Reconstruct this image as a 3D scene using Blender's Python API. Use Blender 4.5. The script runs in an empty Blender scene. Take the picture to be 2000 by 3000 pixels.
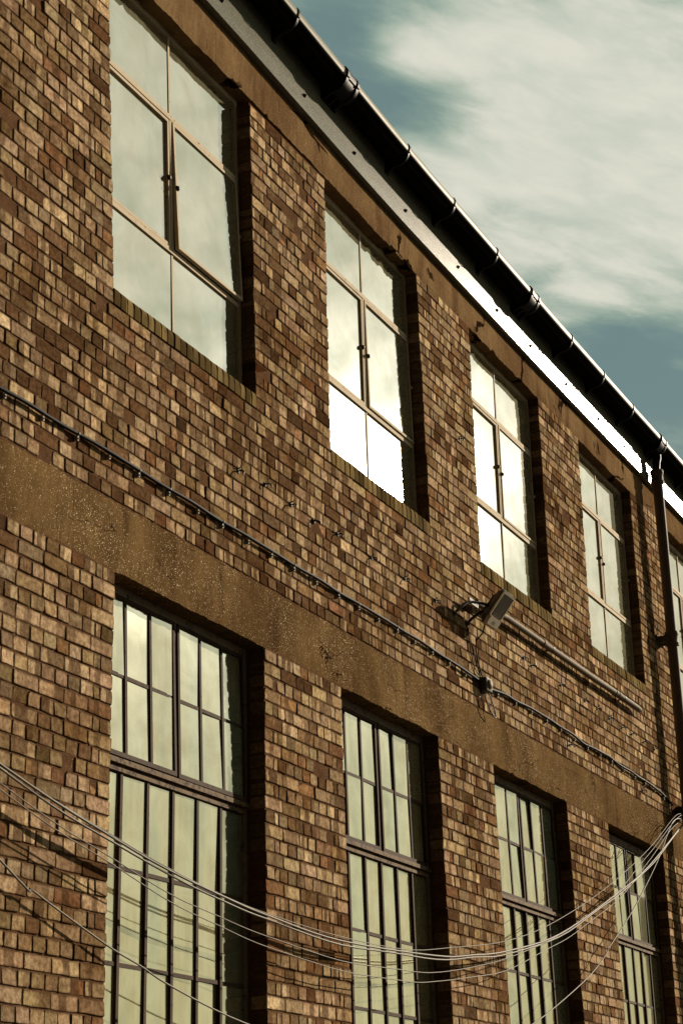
import bpy, math, random
import numpy as np
random.seed(7)
rng = np.random.default_rng(11)
D = 5.24                 # distance from the camera to the wall face
GROUND = -1.6            # camera height is 1.6 m; z is measured from the camera, lifted at link time
LIFT = 1.6
sc = bpy.context.scene
col = sc.collection
R = math.radians

# ------------------------------------------------------------------ camera
YAW, PIT, ROL, F = R(65.35005801), R(19.89947756), R(-1.84299166), 5651.175
cy, sy, cp, sp = math.cos(YAW), math.sin(YAW), math.cos(PIT), math.sin(PIT)
fw = np.array([sy*cp, cy*cp, sp]); rt = np.array([cy, -sy, 0.0]); up = np.cross(rt, fw)
c_, s_ = math.cos(ROL), math.sin(ROL)
rt, up = c_*rt + s_*up, -s_*rt + c_*up
cam = bpy.data.cameras.new('camera'); cam.sensor_fit = 'VERTICAL'; cam.sensor_height = 36.0
cam.lens = F/3000*36.0; cam.clip_end = 3000
co = bpy.data.objects.new('camera', cam); col.objects.link(co)
from mathutils import Matrix, Vector
m = Matrix.Identity(4)
for i in range(3):
    m[i][0], m[i][1], m[i][2] = rt[i], up[i], -fw[i]
m[2][3] = LIFT
co.matrix_world = m
sc.camera = co

# sun direction (towards the sun): mirrored about the wall it shines out of the second window
SUN = np.array([2.2708, -1.0, 0.9217]); SUN /= np.linalg.norm(SUN)
SUN_EL = math.asin(SUN[2]); 

# ------------------------------------------------------------------ materials
def mat(name):
    m = bpy.data.materials.new(name); m.use_nodes = True
    n = m.node_tree; n.nodes.clear()
    return m, n
class G:
    """tiny node-graph helper"""
    def __init__(s, nt): s.nt = nt
    def n(s, t, _p=None, **kw):
        nd = s.nt.nodes.new(t)
        for k, v in (_p or {}).items(): setattr(nd, k, v)
        for k, v in kw.items():
            key = k
            if k.startswith('i') and k[1:].isdigit(): key = int(k[1:])
            else: key = k.replace('_', ' ')
            s.set(nd.inputs[key], v)
        return nd
    def set(s, inp, v):
        if isinstance(v, bpy.types.NodeSocket): s.nt.links.new(v, inp)
        elif isinstance(v, bpy.types.Node): s.nt.links.new(v.outputs[0], inp)
        else:
            if isinstance(v, (tuple, list)) and len(v) == 3 and inp.type == 'RGBA': v = (*v, 1)
            inp.default_value = v
    def math(s, op, a, b=0.0, c=None, clamp=False):
        nd = s.nt.nodes.new('ShaderNodeMath'); nd.operation = op; nd.use_clamp = clamp
        s.set(nd.inputs[0], a); s.set(nd.inputs[1], b)
        if c is not None: s.set(nd.inputs[2], c)
        return nd.outputs[0]
    def mix(s, f, a, b, mode='MIX'):
        nd = s.nt.nodes.new('ShaderNodeMix'); nd.data_type = 'RGBA'; nd.blend_type = mode
        s.set(nd.inputs[0], f); s.set(nd.inputs[6], a); s.set(nd.inputs[7], b)
        return nd.outputs[2]
    def noise(s, vec, scale, detail=3.0, rough=0.55, dist=0.0):
        nd = s.n('ShaderNodeTexNoise', Scale=scale, Detail=detail, Roughness=rough, Distortion=dist)
        s.set(nd.inputs['Vector'], vec); return nd.outputs[0]
    def step(s, v, lo, hi, a=0.0, b=1.0):
        nd = s.nt.nodes.new('ShaderNodeMapRange'); nd.interpolation_type = 'SMOOTHSTEP'
        for i, x in enumerate((v, lo, hi, a, b)): s.set(nd.inputs[i], x)
        return nd.outputs[0]
    def pos(s): return s.n('ShaderNodeNewGeometry').outputs['Position']
    def scaled(s, vec, sc_):
        nd = s.nt.nodes.new('ShaderNodeMapping'); s.set(nd.inputs[0], vec); nd.inputs[3].default_value = sc_
        return nd.outputs[0]
    def bump(s, h, strength, dist=0.01):
        nd = s.n('ShaderNodeBump', Strength=strength, Distance=dist, Height=h); return nd.outputs[0]
    def out(s, sh):
        o = s.nt.nodes.new('ShaderNodeOutputMaterial'); s.nt.links.new(sh.outputs[0], o.inputs[0])
    def pbr(s, color, rough=0.8, metal=0.0, normal=None, spec=0.5, **kw):
        b = s.n('ShaderNodeBsdfPrincipled')
        s.set(b.inputs['Base Color'], color); s.set(b.inputs['Roughness'], rough); s.set(b.inputs['Metallic'], metal)
        s.set(b.inputs['Specular IOR Level'], spec)
        if normal is not None: s.set(b.inputs['Normal'], normal)
        for k, v in kw.items(): s.set(b.inputs[k.replace('_', ' ')], v)
        s.out(b); return b

M = {}
# --- brick: per-brick colour and kiln stripes come from face attributes
m_, nt = mat('brick'); g = G(nt); p = g.pos()
base = g.n('ShaderNodeAttribute', {'attribute_name': 'brick_tone'}).outputs['Color']
stp = g.n('ShaderNodeAttribute', {'attribute_name': 'kiln_mark'}).outputs['Color']
sx = g.n('ShaderNodeSeparateColor', Color=stp)
uv = g.n('ShaderNodeUVMap', {'uv_map': 'UVMap'}).outputs[0]
su = g.n('ShaderNodeSeparateXYZ', Vector=uv)
wob = g.math('MULTIPLY', g.math('SUBTRACT', g.noise(p, 28, 3), 0.5), 0.16)
u = g.math('ADD', su.outputs[0], wob)
s0 = g.step(u, g.math('SUBTRACT', sx.outputs[0], 0.035), g.math('ADD', sx.outputs[0], 0.035))
s1 = g.step(u, g.math('SUBTRACT', sx.outputs[1], 0.035), g.math('ADD', sx.outputs[1], 0.035))
band = g.math('MULTIPLY', s0, g.math('SUBTRACT', 1.0, s1))
amt = g.math('MULTIPLY', band, sx.outputs[2])
dk = g.mix(g.noise(p, 3, 2), (0.085, 0.047, 0.025), (0.150, 0.088, 0.047))
marked = g.mix(amt, base, g.mix(0.78, base, dk))
# firing streaks run up and down the face
st = g.noise(g.scaled(p, (46, 1, 7)), 1.0, 4, 0.65)
c = g.mix(g.step(st, 0.50, 0.70, 0, 0.42), marked, g.mix(0.8, marked, dk))
n1 = g.noise(p, 34, 5, 0.68)
c = g.mix(g.step(n1, 0.34, 0.66), g.mix(1.0, c, (0.62, 0.56, 0.50), 'MULTIPLY'), g.mix(1.0, c, (1.18, 1.16, 1.12), 'MULTIPLY'))
n2 = g.noise(p, 9, 4, 0.6)
c = g.mix(g.step(n2, 0.50, 0.75, 0, 0.5), c, g.mix(1.0, c, (0.55, 0.46, 0.38), 'MULTIPLY'))
# dirt caught along the worn arrises
ev = g.math('MINIMUM', su.outputs[1], g.math('SUBTRACT', 1.0, su.outputs[1]))
eu = g.math('MULTIPLY', g.math('MINIMUM', su.outputs[0], g.math('SUBTRACT', 1.0, su.outputs[0])), 2.0)
ed = g.math('ADD', g.math('MINIMUM', ev, eu), g.math('MULTIPLY', g.math('SUBTRACT', g.noise(p, 60, 4, 0.7), 0.5), 0.30))
c = g.mix(g.step(ed, 0.12, -0.02, 0, 0.6), c, (0.070, 0.038, 0.020))
# soot staining in broad patches with their own outline
soot = g.step(g.noise(g.scaled(p, (0.55, 1, 1.2)), 1.6, 5, 0.62, 0.5), 0.47, 0.68, 0, 0.72)
c = g.mix(soot, c, g.mix(1.0, c, (0.50, 0.41, 0.31), 'MULTIPLY'))
# iron spots and pits
spk = g.step(g.noise(p, 210, 2, 0.6), 0.62, 0.70)
c = g.mix(g.math('MULTIPLY', spk, 0.75), c, (0.03, 0.017, 0.010))
hgt = g.math('ADD', g.math('MULTIPLY', g.noise(p, 120, 4, 0.65), 1.0), g.math('MULTIPLY', g.noise(p, 30, 3), 0.8))
g.pbr(c, 1.0, normal=g.bump(hgt, 0.55, 0.006), spec=0.0)
M['brick'] = m_

m_, nt = mat('mortar'); g = G(nt); p = g.pos()
c = g.mix(g.noise(p, 14, 4), (0.050, 0.026, 0.014), (0.16, 0.085, 0.045))
c = g.mix(g.step(g.noise(p, 150, 1), 0.70, 0.74), c, (0.5, 0.42, 0.33))
g.pbr(c, 1.0, normal=g.bump(g.noise(p, 90, 4), 0.6, 0.006), spec=0.0)
M['mortar'] = m_

def concrete(name, ca, cb, stain, speck, crack):
    m_, nt = mat(name); g = G(nt); p = g.pos()
    c = g.mix(g.step(g.noise(g.scaled(p, (1, 1, 0.7)), 2.2, 6, 0.62), 0.32, 0.7), ca, cb)
    c = g.mix(g.step(g.noise(g.scaled(p, (2.6, 1, 0.5)), 1.5, 5, 0.6, 0.4), 0.5, 0.74, 0, 0.8), c, stain)
    c = g.mix(g.step(g.noise(p, 60, 4, 0.7), 0.35, 0.75), g.mix(1.0, c, (0.78, 0.76, 0.74), 'MULTIPLY'), c)
    # exposed aggregate: pale chips in the paste
    mask = g.step(g.noise(p, 1.7, 4, .6), 0.28, 0.74, .50, 1.0)
    for scl, th, pk in ((165.0, .26, .78), (80.0, .22, .86)):
        vo = g.n('ShaderNodeTexVoronoi', {'feature': 'F1'}, Vector=p, Scale=scl, Randomness=1.0)
        chip = g.math('LESS_THAN', vo.outputs['Distance'], g.math('MULTIPLY', mask, th*speck))
        pick = g.math('GREATER_THAN', g.n('ShaderNodeSeparateColor', Color=vo.outputs['Color']).outputs[0], pk)
        c = g.mix(g.math('MULTIPLY', chip, pick), c, (0.85, 0.70, 0.50))
    pits = g.step(g.noise(p, 130, 2), 0.68, 0.73)
    c = g.mix(g.math('MULTIPLY', pits, 0.8), c, (0.03, 0.016, 0.01))
    # hairline cracks
    wv = g.n('ShaderNodeVectorMath', {'operation': 'ADD'})
    nz = g.n('ShaderNodeTexNoise', Scale=5.0, Detail=5.0); g.set(nz.inputs['Vector'], p)
    sc2 = g.n('ShaderNodeVectorMath', {'operation': 'SCALE'}); g.set(sc2.inputs[0], nz.outputs['Color']); sc2.inputs[3].default_value = 0.28
    g.set(wv.inputs[0], g.scaled(p, (0.8, 1, 2.6))); g.set(wv.inputs[1], sc2.outputs[0])
    vc = g.n('ShaderNodeTexVoronoi', {'feature': 'DISTANCE_TO_EDGE'}, Vector=wv.outputs[0], Scale=1.1)
    ck = g.math('MULTIPLY', g.math('LESS_THAN', vc.outputs[0], crack), g.step(g.noise(p, 1.7, 2), 0.5, 0.56))
    c = g.mix(ck, c, (0.022, 0.011, 0.006))
    # shutter board joints
    sxz = g.n('ShaderNodeSeparateXYZ', Vector=p)
    fr = g.math('FRACT', g.math('ADD', g.math('MULTIPLY', sxz.outputs[0], .62), g.math('MULTIPLY', g.noise(p, 6, 4), .02)))
    jl = g.math('MULTIPLY', g.math('LESS_THAN', fr, .0035), g.step(g.noise(p, 2.7, 2), .42, .5))
    fz = g.math('FRACT', g.math('ADD', g.math('MULTIPLY', sxz.outputs[2], 5.2), g.math('MULTIPLY', g.noise(p, 3, 4), .10)))
    jl = g.math('MAXIMUM', jl, g.math('MULTIPLY', g.math('LESS_THAN', fz, .022), g.step(g.noise(g.scaled(p, (.5, 1, 1)), 2.0, 3), .52, .6, 0, .7)))
    ck = g.math('MAXIMUM', ck, jl)
    c = g.mix(g.math('MULTIPLY', jl, 0.6), c, (0.028, 0.014, 0.008))
    h = g.math('SUBTRACT', g.noise(p, 80, 4, 0.7), g.math('MULTIPLY', ck, 0.6))
    g.pbr(c, 1.0, normal=g.bump(h, 0.45, 0.006), spec=0.0)
    return m_
M['concrete_low'] = concrete('speckled_concrete', (0.110, 0.064, 0.027), (0.200, 0.124, 0.053), (0.052, 0.025, 0.012), 1.3, 0.004)
M['concrete_up'] = concrete('rendered_concrete', (0.160, 0.094, 0.046), (0.265, 0.172, 0.086), (0.100, 0.053, 0.026), 0.75, 0.024)

def paint(name, ca, cb, rust, rough, amount=0.6, spec=0.4):
    m_, nt = mat(name); g = G(nt); p = g.pos()
    c = g.mix(g.noise(p, 6, 4), ca, cb)
    c = g.mix(g.step(g.noise(p, 26, 5, 0.68), amount, amount + 0.1), c, rust)
    c = g.mix(g.step(g.noise(p, 7, 4, 0.6), 0.55, 0.75, 0, 0.4), c, rust)
    g.pbr(c, rough, normal=g.bump(g.noise(p, 70, 4), 0.25, 0.004), spec=spec)
    return m_

M['cream_paint'] = paint('cream_window_paint', (0.50, 0.41, 0.29), (0.60, 0.51, 0.37), (0.22, 0.14, 0.08), 0.8, 0.60, 0.06)
M['brown_paint'] = paint('brown_window_paint', (0.040, 0.025, 0.017), (0.085, 0.054, 0.034), (0.02, 0.011, 0.007), 0.8, 0.56, 0.08)
M['tan_paint'] = paint('weathered_rail_paint', (0.10, 0.064, 0.036), (0.22, 0.15, 0.085), (0.045, 0.023, 0.012), 0.8, 0.5, 0.1)
M['skylit_paint'] = paint('skylit_frame_paint', (0.20, 0.155, 0.115), (0.30, 0.24, 0.18), (0.06, 0.034, 0.020), 0.8, 0.56, 0.1)  # paler jamb and head: skylight on the shaded frame put into the paint
M['iron'] = paint('rusty_iron', (0.020, 0.014, 0.011), (0.035, 0.024, 0.017), (0.06, 0.028, 0.014), 0.6, 0.6)
M['pipe_paint'] = paint('flaking_pipe_paint', (0.075, 0.054, 0.036), (0.11, 0.078, 0.050), (0.018, 0.013, 0.010), 0.75, 0.62)
M['pale_pipe'] = paint('pale_pipe_paint', (0.13, 0.098, 0.060), (0.17, 0.13, 0.083), (0.07, 0.046, 0.027), 0.7, 0.62, 0.06)
M['black'] = paint('black_plastic', (0.007, 0.0065, 0.006), (0.011, 0.010, 0.009), (0.018, 0.015, 0.012), 0.5, 0.7, 0.07)
M['box_grey'] = paint('grey_box_plastic', (0.15, 0.13, 0.095), (0.20, 0.175, 0.13), (0.07, 0.055, 0.04), 0.6, 0.66, 0.05)
M['lamp_shell'] = paint('lamp_shell', (0.03, 0.026, 0.02), (0.05, 0.042, 0.032), (0.02, 0.016, 0.012), 0.5, 0.6)
M['lamp_front'] = paint('lamp_front_plastic', (0.50, 0.43, 0.29), (0.58, 0.50, 0.35), (0.2, 0.14, 0.08), 0.5, 0.64)
M['clip'] = paint('pale_cable_clip', (0.26, 0.24, 0.19), (0.34, 0.31, 0.25), (0.16, 0.13, 0.1), 0.6, 0.72, 0.05)

m_, nt = mat('cable_sheath'); g = G(nt); p = g.pos()
g.pbr(g.mix(g.noise(p, 20, 2), (0.06, 0.05, 0.037), (0.20, 0.17, 0.125)), 0.6, spec=0.18); M['cable'] = m_
m_, nt = mat('black_cable'); g = G(nt); p = g.pos()
g.pbr(g.mix(g.noise(p, 20, 2), (0.006, 0.0055, 0.0045), (0.014, 0.012, 0.010)), 0.6, spec=0.04); M['black_cable'] = m_
m_, nt = mat('gutter_plastic'); g = G(nt); p = g.pos()
g.pbr(g.mix(g.noise(g.scaled(p, (0.6, 3, 3)), 3, 4), (0.005, 0.0047, 0.004), (0.009, 0.0085, 0.007)),
      g.step(g.noise(p, 5, 3), 0.3, 0.7, 0.65, 0.75), spec=0.0); M['gutter'] = m_
m_, nt = mat('gutter_rim'); g = G(nt); p = g.pos()  # pale base colour paints the sunlit highlight onto the black gutter's rim
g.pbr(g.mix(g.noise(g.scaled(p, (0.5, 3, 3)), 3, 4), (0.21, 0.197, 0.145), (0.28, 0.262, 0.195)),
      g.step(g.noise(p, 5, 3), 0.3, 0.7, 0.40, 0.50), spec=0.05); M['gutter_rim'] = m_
m_, nt = mat('sheet_fascia'); g = G(nt); p = g.pos()
h = g.noise(p, 190, 2, 0.7)
c = g.mix(g.step(g.noise(g.scaled(p, (0.5, 1, 2)), 4, 4), 0.4, 0.7), (0.135, 0.134, 0.102), (0.17, 0.165, 0.128))
c = g.mix(g.step(g.noise(p, 260, 1), .35, .65), g.mix(1.0, c, (.5, .5, .5), 'MULTIPLY'), g.mix(1.0, c, (1.7, 1.7, 1.65), 'MULTIPLY'))  # light and dark grain in the base colour paints the sun sparkle
g.pbr(c, 0.22, normal=g.bump(h, 0.25, 0.003), spec=0.11); M['fascia'] = m_

def glass(name, dust, fac, rough, wave, grime, tint):
    m_, nt = mat(name); g = G(nt); p = g.pos()
    streak = g.noise(g.scaled(p, (9, 1, 0.9)), 2.4, 4, 0.6)
    smear = g.noise(p, 3.2, 4, 0.6, 0.6)
    d = g.mix(g.math('MULTIPLY', g.step(streak, 0.35, 0.75), grime), dust, g.mix(1.0, dust, (1.5, 1.55, 1.5), 'MULTIPLY'))
    d = g.mix(g.step(g.noise(g.scaled(p, (2.6, 1, .45)), 1.6, 3), .46, .66, 0, .5*grime), d, (0.095, 0.20, 0.175))
    spots = g.step(g.noise(p, 18, 2), 0.76, 0.82)
    d = g.mix(g.math('MULTIPLY', spots, 0.5), d, (0.6, 0.58, 0.5))
    df = g.n('ShaderNodeBsdfDiffuse', Color=d)
    nb = g.bump(g.noise(g.scaled(p, (1, 1, 0.7)), 2.5, 2), wave, 0.02)
    gl = g.n('ShaderNodeBsdfGlossy', Color=tint, Roughness=rough); g.set(gl.inputs['Normal'], nb)
    f = g.step(smear, 0.25, 0.8, fac + 0.06, fac - 0.10 - 0.12*grime)
    mx = g.n('ShaderNodeMixShader'); g.set(mx.inputs[0], f)
    nt.links.new(df.outputs[0], mx.inputs[1]); nt.links.new(gl.outputs[0], mx.inputs[2])
    g.out(mx); return m_
M['glass_up'] = glass('dusty_glass', (0.27, 0.25, 0.155), 0.60, 0.03, 0.015, 0.35, (0.97, 0.95, 0.84, 1))
M['glass_low'] = glass('grimy_glass', (0.235, 0.205, 0.108), 0.56, 0.05, 0.05, 1.0, (0.95, 0.93, 0.74, 1))

m_, nt = mat('dark_room'); g = G(nt); g.pbr((0.01, 0.008, 0.006), 0.95, spec=0.1); M['dark'] = m_
m_, nt = mat('roof_sheet'); g = G(nt); p = g.pos()
g.pbr(g.mix(g.noise(p, 3, 4), (0.10, 0.09, 0.08), (0.17, 0.15, 0.13)), 0.7); M['roof'] = m_
m_, nt = mat('asphalt'); g = G(nt); p = g.pos()
g.pbr(g.mix(g.noise(p, 4, 5), (0.035, 0.033, 0.030), (0.065, 0.06, 0.054)), 0.9, normal=g.bump(g.noise(p, 60, 3), 0.4, 0.01)); M['asphalt'] = m_
m_, nt = mat('ribbed_lens'); g = G(nt); p = g.pos()
g.pbr((0.21, 0.165, 0.105), 0.45, spec=0.3); M['lens'] = m_

# ------------------------------------------------------------------ mesh helpers
class MB:
    def __init__(s): s.v = []; s.f = []; s.m = []
    def add(s, verts, faces, mi=0):
        b = len(s.v); s.v += [tuple(map(float, q)) for q in verts]
        s.f += [tuple(b + i for i in fc) for fc in faces]; s.m += [mi]*len(faces)
    def hexa(s, c, mi=0):
        """8 corners: front ring bl br tr tl, back ring bl br tr tl"""
        s.add(c, [(0, 1, 2, 3), (7, 6, 5, 4), (0, 4, 5, 1), (1, 5, 6, 2), (2, 6, 7, 3), (3, 7, 4, 0)], mi)
    def box(s, x0, x1, y0, y1, z0, z1, mi=0):
        s.hexa([(x0, y0, z0), (x1, y0, z0), (x1, y0, z1), (x0, y0, z1), (x0, y1, z0), (x1, y1, z0), (x1, y1, z1), (x0, y1, z1)], mi)
    def tube(s, path, r, n=8, mi=0, cap=True):
        P = [np.array(q, float) for q in path]; k = len(P)
        rr = r if isinstance(r, (list, tuple)) else [r]*k
        t = [P[min(i+1, k-1)] - P[max(i-1, 0)] for i in range(k)]
        t = [q/np.linalg.norm(q) for q in t]
        a = np.array([0, 0, 1.0]) if abs(t[0][2]) < 0.9 else np.array([0, 1.0, 0])
        ring = []
        u = np.cross(t[0], a); u /= np.linalg.norm(u)
        for i in range(k):
            u = u - t[i]*np.dot(u, t[i]); u /= np.linalg.norm(u); w = np.cross(t[i], u)
            ring.append([P[i] + rr[i]*(math.cos(2*math.pi*j/n)*u + math.sin(2*math.pi*j/n)*w) for j in range(n)])
        vs = [q for rg in ring for q in rg]
        fs = [(i*n+j, i*n+(j+1) % n, (i+1)*n+(j+1) % n, (i+1)*n+j) for i in range(k-1) for j in range(n)]
        if cap: fs += [tuple(range(n-1, -1, -1)), tuple((k-1)*n+j for j in range(n))]
        s.add(vs, fs, mi)
    def lathe(s, origin, axis, prof, n=20, mi=0):
        """prof: (distance along the axis, radius) pairs"""
        o = np.array(origin, float); ax = np.array(axis, float); ax /= np.linalg.norm(ax)
        s.tube_var([o + ax*h for h, r in prof], [r for h, r in prof], ax, n, mi)
    def tube_var(s, P, rr, ax, n, mi):
        a = np.array([0, 0, 1.0]) if abs(ax[2]) < 0.9 else np.array([0, 1.0, 0])
        u = np.cross(ax, a); u /= np.linalg.norm(u); w = np.cross(ax, u); k = len(P)
        vs = [P[i] + rr[i]*(math.cos(2*math.pi*j/n)*u + math.sin(2*math.pi*j/n)*w) for i in range(k) for j in range(n)]
        fs = [(i*n+j, i*n+(j+1) % n, (i+1)*n+(j+1) % n, (i+1)*n+j) for i in range(k-1) for j in range(n)]
        fs += [tuple(range(n-1, -1, -1)), tuple((k-1)*n+j for j in range(n))]
        s.add(vs, fs, mi)
def worldloc(o):
    l = Vector(o.location)
    while o.parent: o = o.parent; l += o.location
    return l
def link(name, mb, mats, parent=None, smooth=False, loc=None):
    """links one mesh object; vertices are given in camera-height coordinates"""
    if not isinstance(mats, (list, tuple)): mats = [mats]
    base = worldloc(parent) if parent else Vector((0, 0, 0))
    if loc is not None: loc = Vector((loc[0], loc[1], loc[2] + LIFT)) - base
    else: loc = Vector((0, 0, 0))
    off = base + loc
    me = bpy.data.meshes.new(name)
    vs = np.array(mb.v) + np.array([0, 0, LIFT]) - np.array(off)
    me.from_pydata([tuple(q) for q in vs], [], mb.f)
    for q in mats: me.materials.append(q)
    me.polygons.foreach_set('material_index', mb.m)
    if smooth: me.polygons.foreach_set('use_smooth', [True]*len(mb.f))
    me.update()
    o = bpy.data.objects.new(name, me); col.objects.link(o)
    if parent: o.parent = parent
    o.location = loc
    return o
def thing(name, label, cat, loc, group=None):
    o = bpy.data.objects.new(name, None); col.objects.link(o); o.location = (loc[0], loc[1], loc[2] + LIFT)
    o.empty_display_size = 0.3
    tag(o, label, cat, group); return o
def tag(o, label, cat, group=None):
    o['label'] = label; o['category'] = cat
    if group: o['group'] = group
def normals_out(o):
    import bmesh
    bm = bmesh.new(); bm.from_mesh(o.data); bmesh.ops.recalc_face_normals(bm, faces=bm.faces); bm.to_mesh(o.data); bm.free()
def smooth_by_angle(o, deg=40):
    me = o.data
    me.polygons.foreach_set('use_smooth', [True]*len(me.polygons))
    try: me.set_sharp_from_angle(angle=R(deg))
    except Exception: pass
def copy_tree(o, parent=None):
    c = o.copy(); col.objects.link(c); c.parent = parent
    for ch in list(o.children): copy_tree(ch, c)
    return c

def interp(x, xs, ys): return float(np.interp(x, xs, ys))
EX = [4, 9.3, 10.0, 10.6, 11.3, 12.0, 12.8, 14.5, 16, 18, 19.5, 24]
EZ = [.15, .115, .100, .078, .052, .026, .008, 0, -.006, .004, .022, .03]
def eave(x): return interp(x, EX, EZ)

# ------------------------------------------------------------------ openings measured on the wall face
# (left x at top, left x at bottom, right x at top, right x at bottom, z top, z bottom)
UP = [(8.325, 8.428, 10.135, 10.166, 7.150, 4.975), (11.308, 11.275, 13.013, 13.047, 7.118, 4.985),
      (14.160, 14.117, 15.900, 15.858, 7.092, 4.985), (17.055, 16.993, 18.766, 18.734, 7.092, 4.978),
      (20.06, 20.00, 21.79, 21.76, 7.08, 4.975)]
LOW_Z = 0.18
LO = [(8.471, 8.392, 10.214, 10.160, 3.288, LOW_Z), (11.323, 11.340, 13.001, 13.035, 3.282, LOW_Z),
      (14.138, 14.215, 15.900, 16.010, 3.280, LOW_Z), (17.066, 17.200, 18.845, 18.835, 3.252, LOW_Z)]
def ex(q, side, z):
    a, b = (q[0], q[1]) if side == 0 else (q[2], q[3])
    t = (z - q[5])/(q[4] - q[5]); return b + (a - b)*t
X0, X1 = 4.6, 22.8
ZB0, ZB1 = 3.282, 3.685          # lower concrete band
ZC = 7.105                       # underside of the upper band

# ------------------------------------------------------------------ building
building = thing('brick_building', 'two storey banded brick industrial building with concrete lintel bands and tall steel windows', 'building', (13.5, D, GROUND))

TONES = [((.400, .292, .180), 32), ((.325, .236, .144), 22), ((.235, .152, .084), 14), ((.235, .132, .070), 5), ((.480, .365, .232), 18), ((.195, .132, .072), 9)]
DARK = [((.130, .074, .040), 42), ((.165, .098, .054), 34), ((.100, .058, .032), 14), ((.18, .092, .047), 10)]
DW = np.array([w for _, w in DARK], float); DW /= DW.sum()
def dark_share(x, z):
    """where the darker, harder fired bricks gather"""
    v = .16 + .34*math.exp(-((x-11.2)/2.6)**2 - ((z-4.55)/.85)**2) + .25*math.exp(-((x-8.6)/1.6)**2 - ((z-4.25)/.4)**2) + .22*math.exp(-((x-12.2)/.8)**2 - ((z-2.7)/.7)**2)
    v += .18*math.exp(-((x-13.6)/.5)**2 - ((z-6.4)/.8)**2) + .30*math.exp(-((z-3.78)/.10)**2) + .22*math.exp(-((z-3.2)/.10)**2)
    v += .16*math.sin(x*1.9+z*2.3)*math.sin(z*3.1-x*1.1+1)
    return v
TW = np.array([w for _, w in TONES], float); TW /= TW.sum()
B = dict(v=[], f=[], tone=[], kiln=[], uv=[], m=[])
OPEN_HOLES = []   # (x, z, radius) damaged places: bricks there are set back
def damaged(x, z):
    for (hx, hz, hr) in OPEN_HOLES:
        if abs(x-hx) < hr and abs(z-hz) < hr*0.8: return True
    return False
def brick(xa, xb, za, zb, depth=0.022, lo=None, hi=None, zrot=False):
    """xa, xb: (bottom x, top x) of the left and right edges"""
    w = (xb[0]-xa[0]); h = zb-za
    tone = np.array(TONES[rng.choice(len(TONES), p=TW)][0])*rng.uniform(.82, 1.2)*np.array([1, rng.uniform(.95, 1.05), rng.uniform(.92, 1.08)])
    kiln = (0, 0, 0)
    r = rng.random()
    isdark = rng.random() < dark_share((xa[0]+xb[0])/2, (za+zb)/2)
    if isdark:
        if rng.random() < .62:                       # pale flashes on a dark brick
            tone = np.array([.51, .385, .245])*rng.uniform(.75, 1.12); q_ = rng.random()
            if q_ < .35: kiln = (-1, rng.uniform(.45, .75), .97)
            elif q_ < .70: kiln = (rng.uniform(.25, .55), 2, .97)
            else: a_ = rng.uniform(.12, .3); kiln = (a_, a_ + rng.uniform(.4, .55), .97)
        else: tone = np.array(DARK[rng.choice(len(DARK), p=DW)][0])*rng.uniform(.8, 1.25)
        r = 2
    if w > 0.15:
        if r < 0.30: a = rng.uniform(.2, .42); kiln = (a, a + rng.uniform(.22, .42), rng.uniform(.6, 1)); tone = tone*rng.uniform(1.2, 1.55)
        elif r < 0.42: kiln = (-1, rng.uniform(.25, .5), rng.uniform(.5, .95)); tone = tone*1.3
        elif r < 0.52: kiln = (rng.uniform(.5, .75), 2, rng.uniform(.5, .95)); tone = tone*1.3
        elif r < 0.62: a = rng.uniform(.1, .2); kiln = (a, 1 - a, rng.uniform(.45, .8)); tone = tone*1.35
    else:
        if r < 0.12: kiln = (rng.uniform(.35, .6), 2, rng.uniform(.4, .85)); tone = tone*1.3
        elif r < 0.22: kiln = (-1, rng.uniform(.4, .65), rng.uniform(.4, .85)); tone = tone*1.3
    if rng.random() < .06: tone = tone*.6
    proud = rng.normal(0, 0.0013)
    cx, cz = (xa[0]+xb[0])/2, (za+zb)/2
    if damaged(cx, cz) and rng.random() < .75:
        proud += rng.uniform(.010, .030); tone = np.array([.20, .088, .042])*rng.uniform(.7, 1.2); kiln = (0, 0, 0)
    elif rng.random() < .02:
        proud += rng.uniform(.003, .008); tone = tone*np.array([.8, .62, .55])
    tilt = rng.normal(0, .0012); tiltz = rng.normal(0, .0010)
    # outline, counter-clockwise seen from the street, with worn corners and wavering arrises
    j = lambda s=.0016: rng.normal(0, s)
    ch = [abs(rng.normal(.003, .002)) + .0015 + (rng.random() < .07)*rng.uniform(.004, .016) for _ in range(4)]
    pts = []
    def X(t, zt): return (xa[0] + (xa[1]-xa[0])*zt)*(1-t) + (xb[0] + (xb[1]-xb[0])*zt)*t
    cu = [min(q/w, .3) for q in ch]; cv = [min(q/h, .3) for q in ch]
    mids = (0.33, 0.66) if w > .15 else (0.5,)
    outl = [(cu[0], 0)] + [(t, 0) for t in mids] + [(1-cu[1], 0), (1, cv[1]), (1, .5), (1, 1-cv[2]), (1-cu[2], 1)] + [(t, 1) for t in mids[::-1]] + [(cu[3], 1), (0, 1-cv[3]), (0, .5), (0, cv[0])]
    n = len(outl)
    P = [(X(a, b) + j(), za + h*b + j()) for a, b in outl]
    mx, mz = sum(q[0] for q in P)/n, sum(q[1] for q in P)/n
    ins = .0028
    b0 = len(B['v'])
    for (px, pz) in P:                                     # front ring, drawn in a little
        dx, dz = px-mx, pz-mz
        qx = px - ins*np.sign(dx)*min(1, abs(dx)/(w*.3)); qz = pz - ins*np.sign(dz)*min(1, abs(dz)/(h*.3))
        B['v'].append((qx, D + proud + tilt*dx/w*2 + tiltz*dz/h*2, qz))
    for (px, pz) in P: B['v'].append((px, D + .0036 + proud, pz))
    for (px, pz) in P: B['v'].append((px, D + depth + max(proud, 0), pz))
    fcs = [tuple(range(b0, b0+n))]
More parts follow.
